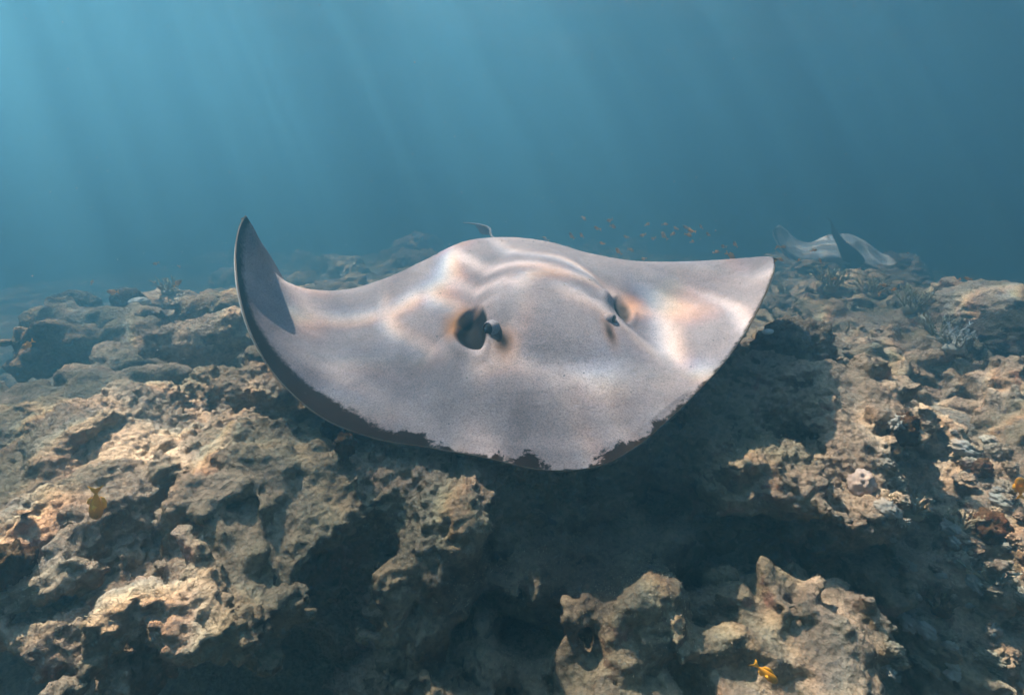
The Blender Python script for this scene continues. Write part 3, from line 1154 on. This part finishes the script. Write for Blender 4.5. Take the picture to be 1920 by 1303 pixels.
def build_far_stingray():
    nu, nv = 110, 60

    def back(S, s):
        k = 1 - abs(s) ** 2
        return S + np.array([0.0, 0.02 + 0.5 * k, -0.02 - 0.22 * k])
    G, su = ray_patch(FARCOLS, back, nu, nv, lambda s: 0.05 * np.exp(-((s + 0.0) / 0.4) ** 2))
    V = G.reshape(-1, 3)
    F = grid_mesh(nu, nv)
    N = vnormals(V, F)
    if N[:, 2].mean() < 0:
        F, N = F[:, ::-1], -N
    v01 = np.tile(np.linspace(0, 1, nv), nu)
    ss = np.repeat(su, nv)
    V = V + N * (0.03 * fbm(V, 2.2, 3, 0.5, NB) * np.clip(1 - np.abs(ss) ** 2, 0, 1))[:, None]
    dark = 0.55 * (1 - sstep(0.02, 0.16, v01)) + 0.6 * sstep(0.80, 0.95, np.abs(ss))
    root = empty('stingray', at(1570, 490, 7.0))
    o3 = np.array(root.location)
    obj('disc', np_mesh('disc', V - o3, F, far_skin(), attrs=dict(dark=dark)), root)
    th = 0.02 + 0.12 * np.clip(1 - np.abs(ss) ** 1.4, 0, 1) * np.sin(np.pi * v01)
    obj('belly', np_mesh('belly', V - N * th[:, None] - o3, F[:, ::-1], BELLY), root)
    dk = simple_mat('far_tail', (0.03, 0.03, 0.03), (0.07, 0.068, 0.065), 6, 0.7, 0.2, 0.3)
    pts = [at(1606, 496, 6.62), at(1593, 478, 6.6), at(1577, 456, 6.6), at(1567, 440, 6.6), at(1562, 428, 6.6), at(1558, 415, 6.6), at(1549, 407, 6.6)]
    tube_obj('tail', pts, [0.10, 0.085, 0.045, 0.034, 0.020, 0.010, 0.003], dk, root, o3, 10, 50)
    for sgn, (px, py) in ((-1, (1575, 490)), (1, (1632, 505))):
        pf = ball('pelvic_fin', 1.0, (0.14, 0.10, 0.02), dk)
        pf.parent = root
        pf.location = at(px, py, 6.65) - o3
        pf.rotation_euler = (0.3, 0, 0.4 * sgn)
    tag(root, 'second stingray far behind on the right, seen from its raised dark tail', 'stingray')


build_far_stingray()


# ------------------------------------------------------------------ boulders, coral heads, sponges
def lump(name, loc, r, mat, label, cat, seed, rough=0.16, freq=2.2, sub=5, group=None, rot=0.0):
    """a rounded rock or coral head: ball pushed in and out by noise, base sunk in the reef"""
    me = bpy.data.meshes.new(name)
    bm = bmesh.new()
    bmesh.ops.create_icosphere(bm, subdivisions=sub, radius=1.0)
    V = np.array([v.co[:] for v in bm.verts])
    off = np.array([seed * 3.7, seed * 1.3, -seed * 2.1])
    d = rough * fbm(V + off, freq, 3, 0.5, NA) - rough * 0.9 * (np.abs(fbm(V + off, freq * 2.2, 2, 0.5, NB)) - 0.25)
    d = d + 0.28 * rough * fbm(V + off, freq * 7.0, 2, 0.6, NC)
    V = V * (1 + d)[:, None] * np.array(r)
    for v, c in zip(bm.verts, V):
        v.co = c
    for f_ in bm.faces:
        f_.smooth = True
    bm.to_mesh(me)
    bm.free()
    me.materials.append(mat)
    o = obj(name, me, None, loc)
    o.rotation_euler = (0, 0, rot)
    return tag(o, label, cat, group)


def on_reef(px, py, up=0.0, back=0.0):
    c, _ = surf(px, py)
    return c + np.array([0, back, up])


def boulder_px(name, px, py, t, r, mat, label, cat, seed, **kw):
    return lump(name, at(px, py, t), r, mat, label, cat, seed, **kw)


boulder_px('boulder', 1490, 668, 1.74, (0.110, 0.10, 0.108), BOULDER_M, 'dark rounded boulder overgrown with turf below the right wing tip', 'boulder', 1, rough=0.22, sub=5)
boulder_px('shell', 1440, 622, 1.70, (0.022, 0.012, 0.008), simple_mat('shell_white', (0.6, 0.55, 0.48), (0.8, 0.77, 0.7), 40), 'small whitish shell at the top left of the dark boulder', 'shell', 2, sub=3, rot=0.6)
boulder_px('rock', 1385, 690, 1.86, (0.055, 0.05, 0.05), ROCK_PALE, 'pale rounded rock touching the left of the dark boulder', 'rock', 3, rough=0.10, sub=4)
boulder_px('rock', 1402, 650, 2.02, (0.035, 0.03, 0.03), ROCK, 'small grey rounded rock above the pale one by the boulder', 'rock', 4, rough=0.10, sub=4)
boulder_px('coral_mound', 1855, 585, 3.3, (0.30, 0.28, 0.17), ROCK_PALE, 'wide pale domed coral mound at the upper right edge', 'coral', 5, rough=0.13)
boulder_px('coral_mound', 1900, 645, 2.7, (0.20, 0.18, 0.15), ROCK_DARK, 'dark shaggy coral mound cut by the right edge', 'coral', 6, rough=0.2, freq=3.0)
boulder_px('coral_mound', 1765, 815, 2.12, (0.13, 0.12, 0.10), ROCK_PALE, 'smooth pale domed coral head on the right slope', 'coral', 7, rough=0.06)
boulder_px('coral_mound', 1690, 885, 1.92, (0.10, 0.10, 0.10), ROCK, 'tan lumpy coral head beside the dark crevice', 'coral', 8, rough=0.10)
boulder_px('slab', 1790, 764, 2.30, (0.10, 0.05, 0.028), ROCK_PALE, 'long flat slab of dead coral above the smooth dome', 'rock', 9, rough=0.12, sub=4, rot=0.2)
boulder_px('coral_mound', 140, 575, 3.3, (0.13, 0.12, 0.09), ROCK_DARK, 'dark rounded coral mound on the hazy left skyline', 'coral', 10)
boulder_px('coral_mound', 240, 562, 3.4, (0.09, 0.08, 0.07), ROCK_DARK, 'small dark coral mound beside a whitish patch on the left skyline', 'coral', 11)
boulder_px('rock', 262, 566, 3.25, (0.055, 0.04, 0.025), simple_mat('bleached', (0.55, 0.52, 0.42), (0.78, 0.75, 0.65), 20), 'whitish bleached coral chunk on the left skyline', 'rock', 12, sub=4)
for k, (px, py, r, lab) in enumerate((
        (1690, 812, .035, 'brown cone shaped sponge behind the tan coral head'), (1842, 887, .026, 'small brown sponge with a white rim on the right slope'),
        (1850, 1002, .042, 'brown rounded sponge low on the right slope'), (628, 815, .026, 'reddish brown sponge under the left wing edge'),
        (650, 838, .022, 'smaller reddish sponge just under the left wing edge'), (18, 1075, .035, 'dark brown sponge lobe at the far left edge'))):
    c = on_reef(px, py, 0.35 * r)
    lump('sponge', c, (r, r, r * 1.15), ROCK_BROWN, lab, 'sponge', 20 + k, rough=0.34, freq=2.6, sub=4)
lump('knob', on_reef(1612, 905, 0.0), (0.028, 0.028, 0.034), simple_mat('pink_crust', (0.34, 0.23, 0.18), (0.5, 0.40, 0.33), 60, 0.9, 0.1, 0.6),
     'pinkish crusted knob at the end of the overhanging ledge', 'coral', 31, rough=0.25, freq=3, sub=4)


# ------------------------------------------------------------------ branching corals
def coral_branch(rr, L, r0, lean):
    """one stem with side twigs, one mesh"""
    Vs, Fs, n0 = [], [], 0

    def stem(p, d, l, r, depth):
        nonlocal n0
        pts = [p]
        dd = d.copy()
        for _ in range(3):
            dd = dd + rr.normal(size=3) * 0.16
            dd /= np.linalg.norm(dd)
            pts.append(pts[-1] + dd * l / 3)
        V, F = tube_geo(pts, [r, r * 0.85, r * 0.7, r * 0.35], 5, 6)
        tip = len(V)
        Vs.append(V)
        Fs.append(F + n0)
        n0 += len(V)
        if depth > 0:
            for _ in range(rr.integers(3, 6)):
                a = pts[rr.integers(1, 4)]
                nd = dd + rr.normal(size=3) * 0.55 + np.array([0, 0, 0.25])
                stem(a, nd / np.linalg.norm(nd), l * rr.uniform(.35, .6), r * 0.65, depth - 1)
    d = np.array([lean[0], lean[1], 1.0])
    stem(np.zeros(3), d / np.linalg.norm(d), L, r0, 2)
    return np.concatenate(Vs), np.concatenate(Fs)


def coral_mat(name, low, tip, H):
    t = NT(name)
    sp = t.add('SeparateXYZ')
    t.l.new(t.objco(), sp.inputs[0])
    f = t.math('DIVIDE', sp.outputs[2], H, clamp=True)
    n = t.noise(60.0, 3, 0.6, t.objco())
    f = t.math('MULTIPLY_ADD', t.math('SUBTRACT', n, 0.5), 0.5, f)
    t.principled(t.ramp(f, [(0.25, low), (0.85, tip)]), 0.85, 0.15, t.bump(n, 0.5, 0.003))
    return t.m


def coral(px, py, t, size, nb, low, tip, label, seed, sit=True, thick=0.05):
    rr = np.random.default_rng(seed)
    size *= 0.85
    c = on_reef(px, py) if sit else at(px, py, t)
    root = empty('branching_coral', c)
    mat = coral_mat('coral', low, tip, size)
    b0 = lump('coral_base', (0, 0, -0.1 * size), (size * .35, size * .35, size * .2), mat, 'x', 'x', seed, sub=3)
    for k in ('label', 'category'):
        del b0[k]
    b0.parent = root
    for k in range(nb):
        a = k * 2.4 + rr.uniform(-.4, .4)
        q = math.sqrt((k + .5) / nb)
        V, F = coral_branch(rr, size * rr.uniform(.35, .60), size * thick, (math.cos(a) * q * 1.0, math.sin(a) * q * 1.0))
        V = V + np.array([math.cos(a) * q, math.sin(a) * q, 0]) * size * .28
        obj('branch', np_mesh('branch', V, F, mat), root)
    return tag(root, label, 'coral', 'branching corals on the reef')


CREAM, TAN, OLV = (0.55, 0.52, 0.40), (0.28, 0.23, 0.15), (0.30, 0.27, 0.19)
coral(1785, 648, 2.9, 0.13, 12, (0.25, 0.25, 0.22), (0.50, 0.60, 0.64), 'pale branching coral with bluish tips on the right', 41)
coral(1757, 622, 3.1, 0.14, 13, OLV, CREAM, 'cream tipped branching coral just above the bluish one', 42)
coral(1705, 580, 3.4, 0.17, 14, OLV, (0.52, 0.5, 0.34), 'wide yellowish branching coral left of the pale coral mound', 43)
coral(1472, 545, 3.3, 0.15, 12, OLV, (0.6, 0.58, 0.46), 'pale spiky coral beside the right wing tip of the near stingray', 44)
coral(1640, 545, 4.2, 0.2, 20, OLV, (0.30, 0.30, 0.18), 'olive bushy coral below the far stingray', 45)
coral(1560, 535, 4.6, 0.2, 20, OLV, (0.32, 0.31, 0.2), 'broad olive coral bush left below the far stingray', 46)
coral(1200, 488, 6.0, 0.28, 20, OLV, (0.34, 0.33, 0.2), 'hazy coral bush behind the right wing under the small fish', 47)
coral(1715, 962, 1.75, 0.085, 12, TAN, (0.42, 0.38, 0.30), 'grey finger coral clump low beside the dark crevice', 48, thick=0.075)
coral(1800, 985, 1.7, 0.07, 10, TAN, (0.5, 0.42, 0.28), 'sunlit tan finger coral on the rubble slope', 49, thick=0.08)
coral(1860, 1090, 1.55, 0.075, 11, TAN, (0.42, 0.38, 0.3), 'stubby grey coral clump near the right edge low down', 50, thick=0.085)
coral(1770, 1140, 1.5, 0.075, 10, (0.1, 0.06, 0.03), (0.34, 0.27, 0.17), 'brownish branching coral above the dark lower right corner', 51, thick=0.07)
coral(315, 540, 3.8, 0.13, 16, OLV, (0.3, 0.28, 0.18), 'low hazy coral bush on the left skyline near an orange fish', 52)
coral(600, 500, 6.5, 0.26, 20, OLV, (0.34, 0.32, 0.2), 'faint coral clump seen between the left wing tip and the back', 53)


# ------------------------------------------------------------------ loose rubble on the right slope
rr = np.random.default_rng(12)
rub_mats = [ROCK_PALE, ROCK, simple_mat('rubble_white', (0.30, 0.27, 0.22), (0.52, 0.48, 0.41), 50, 0.95, 0.1, 0.6)]
rub_me = []
for k in range(6):
    o = lump('coral_chunk', (0, 0, 0), (1, 0.55 + .3 * rr.random(), 0.45 + .3 * rr.random()), rub_mats[k % 3], 'x', 'x', 60 + k, rough=0.5, freq=2.0, sub=4)
    rub_me.append(o.data)
    bpy.data.objects.remove(o)
marks = [((1690, 812), 'the brown cone shaped sponge'), ((1842, 887), 'the small white rimmed sponge'), ((1850, 1002), 'the brown rounded sponge'),
         ((1715, 962), 'the grey finger coral'), ((1800, 985), 'the sunlit tan finger coral'), ((1860, 1090), 'the stubby grey coral clump'),
         ((1770, 1140), 'the brownish branching coral'), ((1765, 815), 'the smooth pale coral dome'), ((1690, 885), 'the tan lumpy coral head'),
         ((1913, 914), 'the fish at the right edge'), ((1905, 1290), 'the bottom right corner'), ((1680, 1290), 'the bottom of the dark crevice')]
seen_labels = set()
for k in range(150):
    px = 1650 + 268 * rr.random()
    py = 790 + 500 * rr.random() ** 1.1
    c, dd = surf(px, py)
    s_ = (0.010 + 0.022 * rr.random() ** 2) * (0.6 + 0.3 * dd)
    rot_ = (rr.uniform(-.5, .5), rr.uniform(-.5, .5), rr.uniform(0, 6.28))
    (mx_, my_), nm = min(marks, key=lambda q: (q[0][0] - px) ** 2 + (q[0][1] - py) ** 2)
    dx_, dy_ = px - mx_, py - my_
    side_ = ('right of' if dx_ > 0 else 'left of') if abs(dx_) > abs(dy_) else ('below' if dy_ > 0 else 'above')
    lab = '%s %s chunk of broken coral %s %s' % ('larger' if s_ > 0.016 else 'small', ('pale', 'tan', 'whitish')[k % 3], side_, nm)
    if dd > 2.8 or lab in seen_labels:
        continue
    seen_labels.add(lab)
    o = obj('coral_chunk', rub_me[k % 6], None, c + np.array([0, 0, 0.2 * s_]))
    o.scale = (s_, s_, s_)
    o.rotation_euler = rot_
    tag(o, lab, 'coral chunk', 'loose coral chunks on the right slope')

print('things', round(time.time() - T0, 1))


# ------------------------------------------------------------------ small orange fish
def fish_mat():
    t = NT('fish_orange')
    sp = t.add('SeparateXYZ')
    t.l.new(t.objco(), sp.inputs[0])
    n = t.noise(9.0, 3, 0.6, t.objco())
    f = t.math('MULTIPLY_ADD', t.math('SUBTRACT', n, 0.5), 0.25, sp.outputs[0])
    t.principled(t.ramp(t.math('MULTIPLY_ADD', f, 1.0, 0.5), [(0.25, (0.95, 0.38, 0.015)), (0.6, (0.85, 0.34, 0.015)), (0.9, (0.35, 0.17, 0.02))]), 0.5, 0.4)
    return t.m


FISH_M = fish_mat()
FIN_M = simple_mat('fish_fin', (0.95, 0.36, 0.012), (1.0, 0.52, 0.03), 20, 0.5, 0.3, 0.1)


def fish_body():
    u = np.linspace(0, 1, 22)
    hgt = 0.20 * np.sin(np.pi * np.clip(u, 0, 1) ** 0.72) ** 0.8 * (1 - 0.35 * u) + 0.018
    hgt[0] = 0.02
    wid = hgt * 0.42
    ang = np.linspace(0, 2 * np.pi, 14, endpoint=False)
    x = 0.5 - 0.86 * u
    V = np.stack([np.repeat(x, 14), (wid[:, None] * np.cos(ang)).ravel(), (hgt[:, None] * np.sin(ang)).ravel()], 1)
    i, j = np.meshgrid(np.arange(21), np.arange(14), indexing='ij')
    a, b_ = i * 14 + j, i * 14 + (j + 1) % 14
    F = np.stack([a, a + 14, b_ + 14, b_], -1).reshape(-1, 4)
    return np_mesh('fish_body', V, F, FISH_M)


def fin(name, outline, th=0.006):
    """thin tapering fin in the xz plane"""
    o = np.array(outline, float)
    n_ = len(o)
    c = o.mean(0)
    V = np.concatenate([np.stack([o[:, 0], np.full(n_, th * .3), o[:, 1]], 1), np.stack([o[:, 0], np.full(n_, -th * .3), o[:, 1]], 1), [[c[0], th, c[1]], [c[0], -th, c[1]]]])
    F = []
    for i in range(n_):
        j = (i + 1) % n_
        F += [(i, j, 2 * n_), (n_ + j, n_ + i, 2 * n_ + 1), (i, n_ + i, n_ + j), (i, n_ + j, j)]
    return np_mesh(name, V, np.array(F), FIN_M, smooth=False)


FB_ = fish_body()
F_TAIL = fin('tail_fin', [(-.32, .03), (-.42, .10), (-.60, .21), (-.53, .08), (-.50, 0), (-.53, -.08), (-.60, -.21), (-.42, -.10), (-.32, -.03)])
F_DORS = fin('dorsal_fin', [(.22, .165), (.12, .27), (-.05, .28), (-.20, .21), (-.24, .10), (-.05, .15)])
F_ANAL = fin('anal_fin', [(.0, -.15), (-.06, -.24), (-.20, -.19), (-.24, -.09)])
F_PECT = fin('pectoral_fin', [(.18, -.02), (.05, .05), (.0, -.06), (.10, -.09)])
F_EYE = ball('eye', 0.028, (1, .6, 1), EYE_M, 10, 6)
EYE_ME = F_EYE.data
bpy.data.objects.remove(F_EYE)


def fish(px, py, t, L, ang, yaw, label, group=None, full=True):
    root = empty('fish', at(px, py, t))
    root.scale = (L, L, L)
    root.rotation_euler = (Matrix.Rotation(yaw, 3, 'Z') @ Matrix.Rotation(-ang, 3, 'Y')).to_euler()
    obj('body', FB_, root)
    obj('tail_fin', F_TAIL, root)
    obj('dorsal_fin', F_DORS, root)
    if full:
        obj('anal_fin', F_ANAL, root)
        for s_ in (-1, 1):
            p_ = obj('pectoral_fin', F_PECT, root, (0, 0.075 * s_, 0))
            p_.rotation_euler = (0, 0, 0.45 * s_)
            obj('eye', EYE_ME, root, (0.36, 0.052 * s_, 0.03))
    return tag(root, label, 'fish', group)


R_ = math.radians


def before(px, py, gap):
    return surf(px, py, 14)[1] - gap


fish(180, 945, before(180, 945, 0.04), 0.056, R_(-96), R_(25), 'orange fish pointing head down over the sunlit lower left rocks')
fish(1913, 914, before(1905, 914, 0.05), 0.056, R_(100), R_(-30), 'orange fish cut by the right edge above the rubble slope')
fish(1436, 1262, before(1436, 1262, 0.04), 0.048, R_(-32), R_(-25), 'dull yellow fish low over the sunlit lower right block')
fish(1735, 594, before(1735, 594, 0.15), 0.052, R_(118), R_(10), 'bright orange fish above the cream tipped corals')
fish(211, 547, 3.0, 0.055, R_(176), R_(8), 'orange fish beside the small dark coral mound on the left skyline')
fish(52, 646, 2.2, 0.048, R_(215), R_(15), 'orange fish at the far left edge of the reef')
fish(333, 531, 3.2, 0.05, R_(40), R_(20), 'faint orange fish over the left skyline corals')
fish(173, 529, 3.6, 0.035, R_(60), R_(10), 'tiny faint fish left of the orange one on the left skyline', full=False)
fish(292, 494, 4.2, 0.045, R_(190), 0, 'dim little fish in open water left of the wing tip', full=False)
fish(336, 500, 4.4, 0.03, R_(-40), 0, 'smallest faint fish just right of the dim one', full=False)
school = [(1095, 410), (1143, 413), (1120, 428), (1149, 425), (1214, 421), (1247, 421), (1267, 428), (1287, 426), (1297, 433),
          (1315, 425), (1328, 439), (1246, 442), (1262, 439), (1291, 441), (1205, 441), (1225, 447), (1091, 441), (1129, 456),
          (1072, 442), (1298, 454), (1357, 462), (1343, 473), (1370, 480), (1207, 485), (1183, 469), (1379, 458), (1023, 448), (1160, 471), (1174, 444)]
ORD = ('first second third fourth fifth sixth seventh eighth ninth tenth eleventh twelfth thirteenth fourteenth fifteenth sixteenth seventeenth '
       'eighteenth nineteenth twentieth twenty-first twenty-second twenty-third twenty-fourth twenty-fifth twenty-sixth twenty-seventh twenty-eighth twenty-ninth').split()
school.sort()
rr = np.random.default_rng(77)
for q, (px, py) in enumerate(school):
    t = rr.uniform(3.4, 5.0)
    fish(px, py, t, rr.uniform(0.042, 0.062) * (1.25 if (px, py) in ((1298, 454), (1370, 480), (1246, 442)) else 1), rr.uniform(-.9, .5) + (math.pi if rr.random() < .5 else 0), rr.uniform(-.7, .7),
         'tiny orange fish, %s from the left in the hazy school above the right wing' % ORD[q], 'school of orange fish behind the near stingray', full=False)
for q, (px, py) in enumerate([(1457, 464), (1463, 487), (1468, 463), (1498, 488), (1526, 470), (1538, 489), (1565, 523), (1648, 552), (1657, 535), (1677, 543), (1793, 526), (1815, 522)]):
    fish(px, py, rr.uniform(3.6, 4.4), rr.uniform(0.04, 0.055), rr.uniform(-.7, .7) + (math.pi if rr.random() < .5 else 0), rr.uniform(-.7, .7),
         'tiny orange fish, %s from the left of those by the far stingray' % ORD[q], 'orange fish near the far stingray', full=False)


# ------------------------------------------------------------------ turf algae on the near rock, specks adrift in the water
def build_turf():
    c = RV[RF].mean(1)
    nrm = np.cross(RV[RF[:, 2]] - RV[RF[:, 0]], RV[RF[:, 3]] - RV[RF[:, 1]])
    ar = np.linalg.norm(nrm, axis=1)
    nrm = nrm / np.maximum(ar, 1e-12)[:, None]
    d = np.linalg.norm(c, axis=1)
    dens = sstep(-0.15, 0.2, fbm(c, 2.6, 2, 0.5, NC)) * 0.8 + 0.2
    facing = -np.sum(nrm * c, 1) / d
    w = ar * (d < 2.6) * sstep(-0.1, 0.5, nrm[:, 2]) * dens / d ** 1.5 * (facing > -0.3)
    k = np.random.default_rng(9).choice(len(c), 190000, p=w / w.sum())
    r = np.random.default_rng(10)
    p = c[k] + (r.random((len(k), 3)) - .5) * 0.007
    up = nrm[k] * 0.7 + r.normal(size=(len(k), 3)) * 0.45 + np.array([0, 0, 0.35])
    up /= np.linalg.norm(up, axis=1, keepdims=True)
    L = r.uniform(0.0015, 0.0050, len(k)) * (0.6 + 0.35 * d[k])
    side = np.cross(up, r.normal(size=(len(k), 3)))
    side /= np.linalg.norm(side, axis=1, keepdims=True)
    wd = (r.uniform(0.0005, 0.0009, len(k)) * (0.5 + 0.5 * d[k]))[:, None]
    p = p - nrm[k] * 0.0015
    V = np.stack([p - side * wd, p + side * wd, p + up * L[:, None]], 1).reshape(-1, 3)
    F = np.arange(len(V)).reshape(-1, 3)
    t = NT('turf_algae')
    n_ = t.noise(5.0, 4, 0.6, t.pos())
    n2_ = t.noise(120.0, 2, 0.6, t.pos())
    col = t.ramp(n_, [(0.35, (0.30, 0.235, 0.15)), (0.5, (0.44, 0.35, 0.235)), (0.65, (0.58, 0.47, 0.33))])
    col = t.mix(0.6, col, t.ramp(n2_, [(0.3, (0.6,) * 3), (0.7, (1.25,) * 3)]), 'MULTIPLY')
    t.principled(col, 0.9, 0.1)
    o = obj('turf_algae', np_mesh('turf_algae', V, F, t.m, smooth=False))
    stuff(o, 'short sandy turf algae coating the near reef rock', 'algae')


build_turf()


def build_specks():
    r = np.random.default_rng(21)
    n_ = 2600
    t = 0.5 + 3.5 * r.random(n_) ** 0.8
    c = np.stack([at(a, b_, q) for a, b_, q in zip(r.uniform(-100, 2020, n_), r.uniform(-60, 900, n_), t)])
    s_ = (r.uniform(0.0003, 0.0009, n_) * (0.5 + 0.35 * t))[:, None, None]
    base = np.array([[1, 1, 1], [1, -1, -1], [-1, 1, -1], [-1, -1, 1]], float)
    V = (c[:, None] + base[None] * s_).reshape(-1, 3)
    f0 = np.array([[0, 1, 2], [0, 3, 1], [0, 2, 3], [1, 3, 2]])
    F = (np.arange(n_)[:, None, None] * 4 + f0[None]).reshape(-1, 3)
    keep = V[F[:, 0]][:, 2] > -0.3
    o = obj('drifting_specks', np_mesh('drifting_specks', V, F[keep], simple_mat('speck', (0.22, 0.21, 0.19), (0.36, 0.35, 0.31), 10), smooth=False))
    stuff(o, 'fine specks of sediment adrift in the water', 'sediment')


build_specks()
print('done', round(time.time() - T0, 1))
